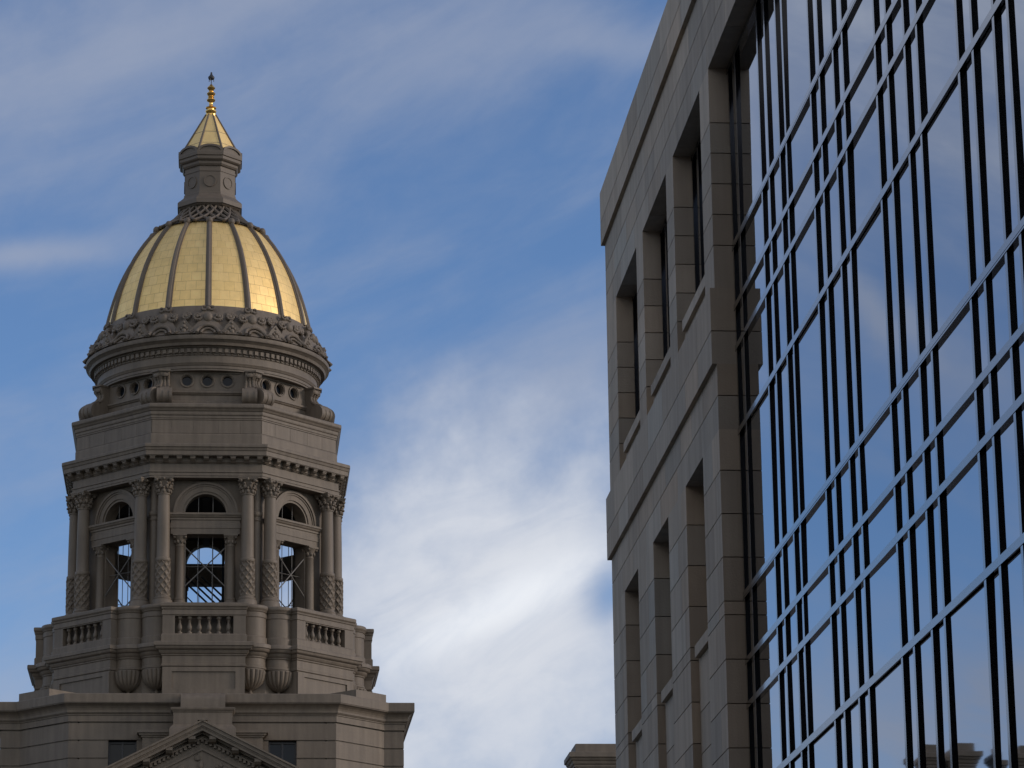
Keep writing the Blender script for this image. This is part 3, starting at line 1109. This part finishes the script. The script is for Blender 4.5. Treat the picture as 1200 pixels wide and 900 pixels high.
for k in range(len(DPF) - 1):
    for gidx in range(16):
        for j in range(SEG):
            i = k * W + gidx * (SEG + 1) + j
            fs.append((i, i + 1, i + W + 1, i + W))
d.add(vs, fs)
d.uv = uv
dm = d.build('gilded_dome', M_GOLD, TW, smooth=60)
rb = MB()
sec = [(-0.115, -0.02), (-0.115, 0.025), (-0.075, 0.035), (-0.06, 0.08), (0.0, 0.11), (0.06, 0.08), (0.075, 0.035), (0.115, 0.025), (0.115, -0.02)]
vs, fs = [], []
ns = len(sec)
for k, (r, z) in enumerate(DPF):
    r0, z0 = DPF[max(0, k - 1)]
    r1, z1 = DPF[min(len(DPF) - 1, k + 1)]
    tx, tz = r1 - r0, z1 - z0
    L = sqrt(tx * tx + tz * tz)
    nx, nz = tz / L, -tx / L
    sc = 1.0 - 0.25 * k / len(DPF)
    for x, h in sec:
        vs.append((x * sc, -(r + nx * h), z + nz * h))
for k in range(len(DPF) - 1):
    for i in range(ns - 1):
        fs.append((k * ns + i, (k + 1) * ns + i, (k + 1) * ns + i + 1, k * ns + i + 1)[::-1])
rb.add(vs, fs)
ribo = rb.build('dome_rib', M_RIB, dm, smooth=35)
for k in range(1, 16):
    q = ribo.copy()
    COL.objects.link(q)
    q.parent = dm
    q.rotation_euler.z = k * pi / 8

# collar under the lantern: solid, with the shade of its holes painted dark
c = MB()


def CP(t):
    """radius and height along the collar, t 0 at the bottom"""
    return 2.0 - 1.07 * t - 0.12 * sin(pi * t), 38.79 + 0.93 * t ** 1.1


c.lathe([(CP(i / 10)[0] - 0.0, CP(i / 10)[1] + 0.0) for i in range(11)], 64)
cl = c.build('collar', M_HOLE_SHADE, TW, smooth=35)
c = MB()
for row in range(4):
    t = 0.02 + row * 0.24
    n = 24
    for i in range(n):
        a = 2 * pi * (i + 0.5 * (row % 2)) / n
        r, z = CP(t)
        c.ball(((r + 0.04) * sin(a), -(r + 0.04) * cos(a), z + 0.03), 0.085 - 0.010 * row, 7, 4, (1, 1, 0.8))
for i in range(24):
    for k in range(4):
        for s in (-1, 1):
            t0, t1 = 0.02 + k * 0.24, 0.26 + k * 0.24
            a0 = 2 * pi * (i + 0.5 * (k % 2)) / 24
            a1 = a0 + s * pi / 24
            r0, z0 = CP(t0)
            r1, z1 = CP(min(t1, 1))
            c.tube(((r0 + 0.05) * sin(a0), -(r0 + 0.05) * cos(a0), z0 + 0.03), ((r1 + 0.05) * sin(a1), -(r1 + 0.05) * cos(a1), z1 + 0.03), 0.050, None, 5)
for i in range(16):
    a = pi / 8 * i
    r, z = CP(0.0)
    c.ball((r * 1.02 * sin(a), -r * 1.02 * cos(a), z), 0.13, 8, 5, (1, 1, 1.1))
c.build('collar_tracery', M_RIB, cl, smooth=50)

# lantern
LT = MB()
LT.sweep(octo(0.90), [(0.08, 39.5), (0.08, 39.67), (0.16, 39.70), (0.20, 39.74), (0.255, 39.76), (0.255, 39.92), (0.235, 39.95), (0.20, 39.99), (0.16, 40.02), (0.12, 40.06), (0.06, 40.12), (0.03, 40.17), (0.03, 40.24), (0.0, 40.26),
                      (0.0, 41.02), (0.02, 41.03), (0.02, 41.10), (0.0, 41.11), (0.0, 41.22), (0.05, 41.24), (0.09, 41.30), (0.10, 41.38), (0.17, 41.42), (0.20, 41.46), (0.20, 41.56), (0.24, 41.58), (0.25, 41.68), (0.25, 41.74), (0.0, 41.78)])
lt = LT.build('lantern', M_RIB, TW)
dsc = MB()
dsc.ring_y([(0.0, -0.915), (0.19, -0.915), (0.19, -0.935), (0.225, -0.935), (0.23, -0.90)], 24, 0, 40.66)
md_bm, dsc = dsc, MB()
hood = [(0.47 * cos(pi * k / 12), 41.735 + 0.26 * sin(pi * k / 12)) for k in range(13)]
hin = [(0.38 * cos(pi * k / 12), 41.735 + 0.18 * sin(pi * k / 12)) for k in range(13)]
for k in range(12):
    dsc.pxz([hood[k], hood[k + 1], hin[k + 1], hin[k]], -1.15, -0.72)
dsc.pxz(hin, -1.10, -0.74)
for md in (md_bm.build('medallion', M_RIB, lt, smooth=35), dsc.build('arched_hood', M_RIB, lt, smooth=35)):
    for k in range(1, 8):
        q = md.copy()
        COL.objects.link(q)
        q.parent = lt
        q.rotation_euler.z = k * pi / 4

SPI = MB()
vs, fs, uv = [], [], []
rows = [(0.98, 41.9), (0.80, 42.25), (0.49, 42.86), (0.18, 43.46)]
for k, (a, z) in enumerate(rows):
    for i, (x, y) in enumerate(octo(a)):
        vs.append((x, y, z))
for k in range(3):
    for i in range(8):
        j = (i + 1) % 8
        fs.append((k * 8 + i, k * 8 + j, (k + 1) * 8 + j, (k + 1) * 8 + i))
SPI.add(vs, fs)
SPI.uv = [(0.02 + 0.0 * i, 0.0) for i in range(len(vs))]
uvs = []
for k, (a, z) in enumerate(rows):
    uvs += [(0.19, 0.02 + (z - 41.9) * 0.72)] * 8
SPI.uv = uvs
so = SPI.build('gilded_spire', M_GOLD3, TW)
sm = MB()
for z_, a_ in ((42.14, 0.857), (42.66, 0.592)):
    sm.sweep(octo(a_), [(-0.02, z_ - 0.012), (0.006, z_ - 0.012), (0.0, z_ + 0.006), (-0.02, z_ + 0.006)])
sm.build('seam', M_RIB, so)
r8 = MB()
for k in range(8):
    a = pi / 8 + k * pi / 4
    s_ = 1 / cos(pi / 8)
    r8.tube((0.98 * s_ * sin(a), -0.98 * s_ * cos(a), 41.9), (0.18 * s_ * sin(a), -0.18 * s_ * cos(a), 43.47), 0.045, 0.03, 8)
r8.build('spire_rib', M_RIB, so, smooth=40)

fi = MB()
fi.lathe([(0.0, 43.44), (0.20, 43.44), (0.20, 43.50), (0.155, 43.52), (0.17, 43.56), (0.20, 43.60), (0.205, 43.64), (0.13, 43.68), (0.13, 43.72), (0.19, 43.74), (0.20, 43.77), (0.11, 43.80), (0.075, 43.86),
          (0.072, 43.95), (0.085, 43.99), (0.14, 44.02), (0.16, 44.06), (0.14, 44.10), (0.10, 44.13), (0.12, 44.18), (0.095, 44.22), (0.14, 44.27), (0.16, 44.31), (0.14, 44.35), (0.09, 44.38),
          (0.075, 44.43), (0.12, 44.49), (0.15, 44.53), (0.12, 44.58), (0.07, 44.63), (0.035, 44.68), (0.0, 44.70)], 28)
fo = fi.build('finial', M_GOLD2, TW, smooth=45)
fi = MB()
fi.lathe([(0.0, 44.64), (0.014, 44.64), (0.014, 44.90), (0.0, 44.90)], 8)
fi.lathe([(0.0, 44.88), (0.10, 44.885), (0.12, 44.93), (0.115, 44.97), (0.06, 45.03), (0.035, 45.09), (0.03, 45.15), (0.0, 45.17)], 14)
for a in (0.4, 2.5, 4.4):
    fi.tube((0.09 * cos(a), 0.09 * sin(a), 44.90), (0.10 * cos(a), 0.10 * sin(a), 44.80), 0.012, None, 5)
fi.build('lightning_cap', M_CAP, fo, smooth=40)

# ------------------------------------------------------------------ low stone wings either side of the tower


def wing(name, x0, x1, chims, label):
    o = empty(name, ((x0 + x1) / 2, 115, 0))
    ox = (x0 + x1) / 2
    m = MB()
    m.sweep(rect(x0 - ox, x1 - ox, -6.0, 6.0), grooves(0, 16.6, 0.59) + [(0.0, 16.6), (0.05, 16.65), (0.05, 16.9), (0.3, 17.0), (0.4, 17.15), (0.4, 17.3), (-0.3, 17.4)])
    m.build('wall', M_TOWER, o)
    m = MB()
    m.sweep(rect(x0 - ox + 0.5, x1 - ox - 0.5, -5.5, 5.5), [(0, 17.3), (0, 18.0)])
    m.build('roof_parapet', M_TOWER, o)
    for cx, hw in chims:
        c = MB()
        c.sweep(rect(cx - ox - hw, cx - ox + hw, -6.0, -4.6), [(0, 17.2), (0, 18.62), (0.03, 18.64), (0.03, 18.70), (0.07, 18.74), (0.09, 18.82), (0.13, 18.86), (0.15, 18.92), (0.20, 18.95), (0.20, 19.10), (0.16, 19.12), (-0.02, 19.13),
                                                               (-0.02, 19.40), (-0.06, 19.42)])
        c.build('chimney', M_TOWER, o)
    for k in range(int((x1 - x0) // 3)):
        wx = x0 - ox + 1.5 + 3 * k
        f = MB()
        f.sweep(rect(wx - 0.7, wx + 0.7, -6.06, -5.95), [(0, 12.0), (0, 12.15)])
        f.sweep(rect(wx - 0.7, wx + 0.7, -6.06, -5.95), [(0, 14.6), (0.05, 14.8)])
        f.box(wx - 0.7, wx - 0.55, -6.04, -5.95, 12.15, 14.6)
        f.box(wx + 0.55, wx + 0.7, -6.04, -5.95, 12.15, 14.6)
        fo_ = f.build('window', M_TOWER, o)
        p = MB()
        p.box(wx - 0.55, wx + 0.55, -6.02, -5.98, 12.15, 14.6)
        p.build('pane', M_WIN, fo_)
    tag(o, label, 'building')
    return o


wing('stone_wing', 6.9, 34, [(13.0, 1.15), (20, 1.15)], 'taupe corniced roof block peeking out low beside the far end of the office building')
wing('stone_wing', -36, -7.8, [(-13.2, 0.50), (-14.75, 0.52), (-16.65, 0.52), (-24, 0.6)], 'low taupe wing with square chimneys, seen mirrored in the bottom of the glass wall')

# ------------------------------------------------------------------ office building (front wall on the plane x = 5.05)
OB = empty('office_building', (5.0, 20.0, 0))
tag(OB, 'tan limestone office building with deep windows and a dark framed glass wall', 'building')
OY = 20.0
XO = 5.0
rnd = random.Random(11)


def tintc():
    v = rnd.gauss(1.0, 0.09)
    w_ = rnd.gauss(0, 0.03)
    v = max(0.82, min(1.18, v))
    return (v * (1 + w_), v, v * (1 - w_))


def slabs(m, X, y0, y1, z0, z1, joints, depth=0.22, wmin=0.8, wmax=1.5, gap=0.011, vert=True):
    """stone blocks on the wall plane X between y0..y1, z0..z1; joints = bed-joint heights"""
    zs = [z0] + [z for z in joints if z0 + 0.03 < z < z1 - 0.03] + [z1]
    for a, c_ in zip(zs, zs[1:]):
        ys = [y0]
        if vert:
            y = y0 + rnd.uniform(0.35, 1.0) * wmax
            while y < y1 - 0.45:
                ys.append(y)
                y += rnd.uniform(wmin, wmax)
        ys.append(y1)
        for p, q in zip(ys, ys[1:]):
            gp = gap * 0.4
            m.box(X - XO, X - XO + depth, p - OY + (gp if p > y0 else 0), q - OY - (gp if q < y1 else 0),
                  a + (gap / 2 if a > z0 else 0), c_ - (gap / 2 if c_ < z1 else 0), tintc())


YE = 41.65          # far end of the wall
GA = 32.38          # arris of the pier beside the glass
UF = [(40.60, 38.50), (37.88, 35.75), (35.16, 33.03)]      # upper openings: far jamb, near jamb
LF = [(40.36, 39.02), (37.60, 36.27), (34.84, 33.53)]      # lower openings
XW = 5.05
UJ = [14.01 - 0.335 * k for k in range(-1, 8)][::-1] + [14.36, 14.68]
UJ = sorted(set([11.63 + 0.335 * k for k in range(1, 8)]))
UJ = [14.01 - 0.60, 14.01 - 0.935, 14.01 - 1.27, 14.01 - 1.605, 14.01 - 1.94]
UJ = sorted(UJ)
LJ = [10.466, 10.11, 9.681, 9.231, 8.783, 8.332, 8.193, 7.742, 7.295, 6.851]
zz = 6.851
while zz > 0.5:
    zz -= 0.447
    LJ.append(zz)
LJ = sorted(LJ)

# parapet band
m = MB()
slabs(m, 5.0, 4.0, 41.70, 15.05, 15.78, [15.36], 0.45)
m.build('parapet', M_SLAB, OB, tint=True)
# belt course
m = MB()
slabs(m, 5.0, GA, 41.72, 10.80, 11.61, [11.15], 0.42)
m.build('belt_course', M_SLAB, OB, tint=True)
# upper wall
m = MB()
slabs(m, XW, 4.0, YE, 14.01, 15.05, [14.34, 14.68], 0.26)
edges = [YE] + [e for f in UF for e in f] + [GA]
for k in range(0, len(edges), 2):
    slabs(m, XW, edges[k + 1], edges[k], 11.61, 14.01, UJ, 0.26, vert=False)
m.build('upper_wall', M_SLAB, OB, tint=True)
# lower wall
m = MB()
slabs(m, XW, GA, YE, 10.11, 10.80, [10.466], 0.30)
edges = [YE] + [e for f in LF for e in f] + [GA]
for k in range(0, len(edges), 2):
    y0, y1 = edges[k + 1], edges[k]
    slabs(m, XW, y0, y1, 0.0, 10.11, LJ, 0.34, 0.5, 0.8)
m.build('lower_wall', M_SLAB, OB, tint=True)


def dark_window(y0, y1, z0, z1, X, bars):
    f = MB()
    for yy in [y0 + 0.03, y1 - 0.03] + bars:
        f.box(X - XO, X - XO + 0.05, yy - OY - 0.03, yy - OY + 0.03, z0, z1)
    for z in (z0 + 0.03, z1 - 0.03):
        f.box(X - XO, X - XO + 0.045, y0 - OY, y1 - OY, z - 0.03, z + 0.03)
    o = f.build('window', M_METAL, OB)
    p = MB()
    p.box(X - XO + 0.025, X - XO + 0.035, y0 - OY, y1 - OY, z0, z1)
    p.build('pane', M_GLASS, o)
    return o


for y1, y0 in UF:
    dark_window(y0, y1, 12.03, 14.01, 5.26, [y1 - 0.5, (y0 + y1) / 2])
    m = MB()
    m.box(5.085 - XO, 5.30 - XO, y0 - OY, y1 - 0.16 - OY, 11.905, 12.03, tintc())
    s_ = m.build('sill', M_SLAB, OB, tint=True)
    m = MB()
    slabs(m, 5.13, y0 - 0.01, y1 + 0.01, 11.61, 11.905, [], 0.15, vert=False)
    m.build('apron_panel', M_SLAB, OB, tint=True)
for y1, y0 in LF:
    dark_window(y0, y1, 8.33, 10.11, 5.27, [y1 - 0.4])
    m = MB()
    m.box(5.085 - XO, 5.32 - XO, y0 - OY, y1 - 0.10 - OY, 8.20, 8.33, tintc())
    m.build('sill', M_SLAB, OB, tint=True)
    m = MB()
    slabs(m, 5.14, y0 - 0.01, y1 + 0.01, 0.0, 8.20, [z - 0.12 for z in LJ if z < 8.0], 0.15, vert=False)
    m.build('apron_panel', M_SLAB, OB, tint=True)

# body behind the cladding
GN = 15.2           # near end of the glass wall
m = MB()
m.box(5.30 - XO, 34 - XO, GA - OY, 41.5 - OY, 0, 15.4)
m.box(5.42 - XO, 34 - XO, -12 - OY, GA - OY, 0, 15.4)
m.box(34 - XO, 34.3 - XO, -12 - OY, 41.5 - OY, 0, 15.7)
m.box(5.4 - XO, 34 - XO, 41.5 - OY, 41.62 - OY, 0, 15.7)
m.box(5.05 - XO, 5.42 - XO, -12 - OY, 4.0 - OY, 0, 15.7)
m.box(5.05 - XO, 5.42 - XO, 4.0 - OY, GN - OY, 0, 14.01)
m.build('building_core', M_WALL, OB)

# glass wall
XM, XG = 5.243, 5.267
mull = [32.28]
y = 31.64
PAT = [1.385, 0.43, 0.62, 0.37]
ms = [32.28, 31.64, 30.262, 29.83, 29.208, 28.855]
base = 27.55
k = 0
ms += [27.55, 27.11, 26.46, 26.035, 24.705, 24.255, 23.61, 23.17, 21.86, 21.42, 20.79, 20.385]
y = 20.385
for g_ in (1.30, 0.44, 0.64, 0.43, 1.31, 0.44, 0.63):
    y -= g_
    ms.append(y)
ms = [ms[0]] + [v * 1.0050 for v in ms[1:]]
rails0 = [13.94, 11.95, 11.31, 10.88, 10.00, 8.31, 7.65, 7.205, 6.31]
rails = list(rails0)
for sh in (1, 2):
    for z in (8.31, 7.65, 7.205, 6.31):
        rails.append(z - 3.68 * sh)
rails = [1.6 + (z - 1.6) * 1.0050 if z < 13 else z for z in rails if z > 0.2] + [0.1]
MWID = 0.064
mm = MB()
mm.box(XM - XO, XG + 0.03 - XO, -MWID, 0, 0.0, 14.0)
m0 = mm.build('mullion', M_METAL, OB)
m0.location = (0, ms[0] - OY + 0.05, 0)
for y in ms[1:]:
    q = m0.copy()
    COL.objects.link(q)
    q.parent = OB
    q.location = (0, y - OY + MWID, 0)
YR0, YR1 = ms[-1] - 0.1, GA - 0.01
for z in rails:
    t = MB()
    dbl = any(abs(z - a) < 0.05 for a in (12.0, 8.34, 4.65))
    # z is the lower edge of the face
    if dbl:
        t.box(XM - 0.004 - XO, XG + 0.02 - XO, YR0 - OY, YR1 - OY, z + 0.020, z + 0.074)
        t.box(XM - 0.004 - XO, XG + 0.02 - XO, YR0 - OY, YR1 - OY, z, z + 0.014)
        t.box(XM + 0.008 - XO, XG + 0.02 - XO, YR0 - OY, YR1 - OY, z + 0.014, z + 0.020)
    else:
        t.box(XM - 0.004 - XO, XG + 0.02 - XO, YR0 - OY, YR1 - OY, z, z + 0.064)
    t.build('transom', M_METAL, OB)
zr = sorted(rails)
groups = [(0.1, 2.63), (2.63, 6.32), (6.32, 10.03), (10.03, 14.02)]
for i in range(len(ms) - 1):
    ya, yb = ms[i], ms[i + 1] + MWID
    for z0, z1 in groups:
        p = MB()
        rz = [z for z in zr if z0 - 0.01 <= z < z1 - 0.02] + [z1]
        for a, c_ in zip(rz, rz[1:]):
            ty_, tz_ = rnd.gauss(0, 0.0022), rnd.gauss(0, 0.0022)
            hy, hz = (ya - yb) / 2 + 0.03, (c_ - a) / 2
            cy, cz = (ya + yb) / 2 - OY, (c_ + a) / 2
            N = 3
            vs, fs = [], []
            for u in range(N + 1):
                for v in range(N + 1):
                    dy, dz_ = -hy + 2 * hy * u / N, -hz + 2 * hz * v / N
                    vs.append((XG - XO + ty_ * dy + tz_ * dz_, cy + dy, cz + dz_))
            for u in range(N):
                for v in range(N):
                    i0 = u * (N + 1) + v
                    fs.append((i0, i0 + 1, i0 + N + 2, i0 + N + 1))
            p.add(vs, fs)
        p.build('glass_panel', M_GLASS, OB, smooth=60)

# ------------------------------------------------------------------ unseen blocks left of and behind the camera, added to shade the court
TB = empty('added_court_shade', (-11.5, 10.0, 0))
tag(TB, 'added out-of-view tan limestone blocks that shade the court', 'building')
m = MB()
m.box(-14, 0, -40, 24, 0, 17.0)
m.box(0, 16.3, -40, -20, 0, 28.0)
m.build('wall', M_WALL, TB)
m = MB()
m.box(-0.2, 0.08, -40.2, 24.1, 16.2, 17.1)
m.build('parapet', M_WALL, TB)
for k in range(14):
    for z0, z1 in ((1.2, 3.2), (4.6, 6.6), (8.2, 10.1), (12.0, 14.0)):
        f = MB()
        y0 = -28 + 3.6 * k
        for a in ((y0, y0 + 0.07), (y0 + 1.93, y0 + 2.0), (y0 + 0.97, y0 + 1.03)):
            f.box(-0.02, 0.05, a[0], a[1], z0, z1)
        f.box(-0.02, 0.045, y0, y0 + 2, z0 - 0.07, z0)
        f.box(-0.02, 0.045, y0, y0 + 2, z1, z1 + 0.07)
        fo = f.build('window', M_METAL, TB)
        p = MB()
        p.box(-0.02, 0.015, y0, y0 + 2, z0, z1)
        p.build('pane', M_WIN, fo)
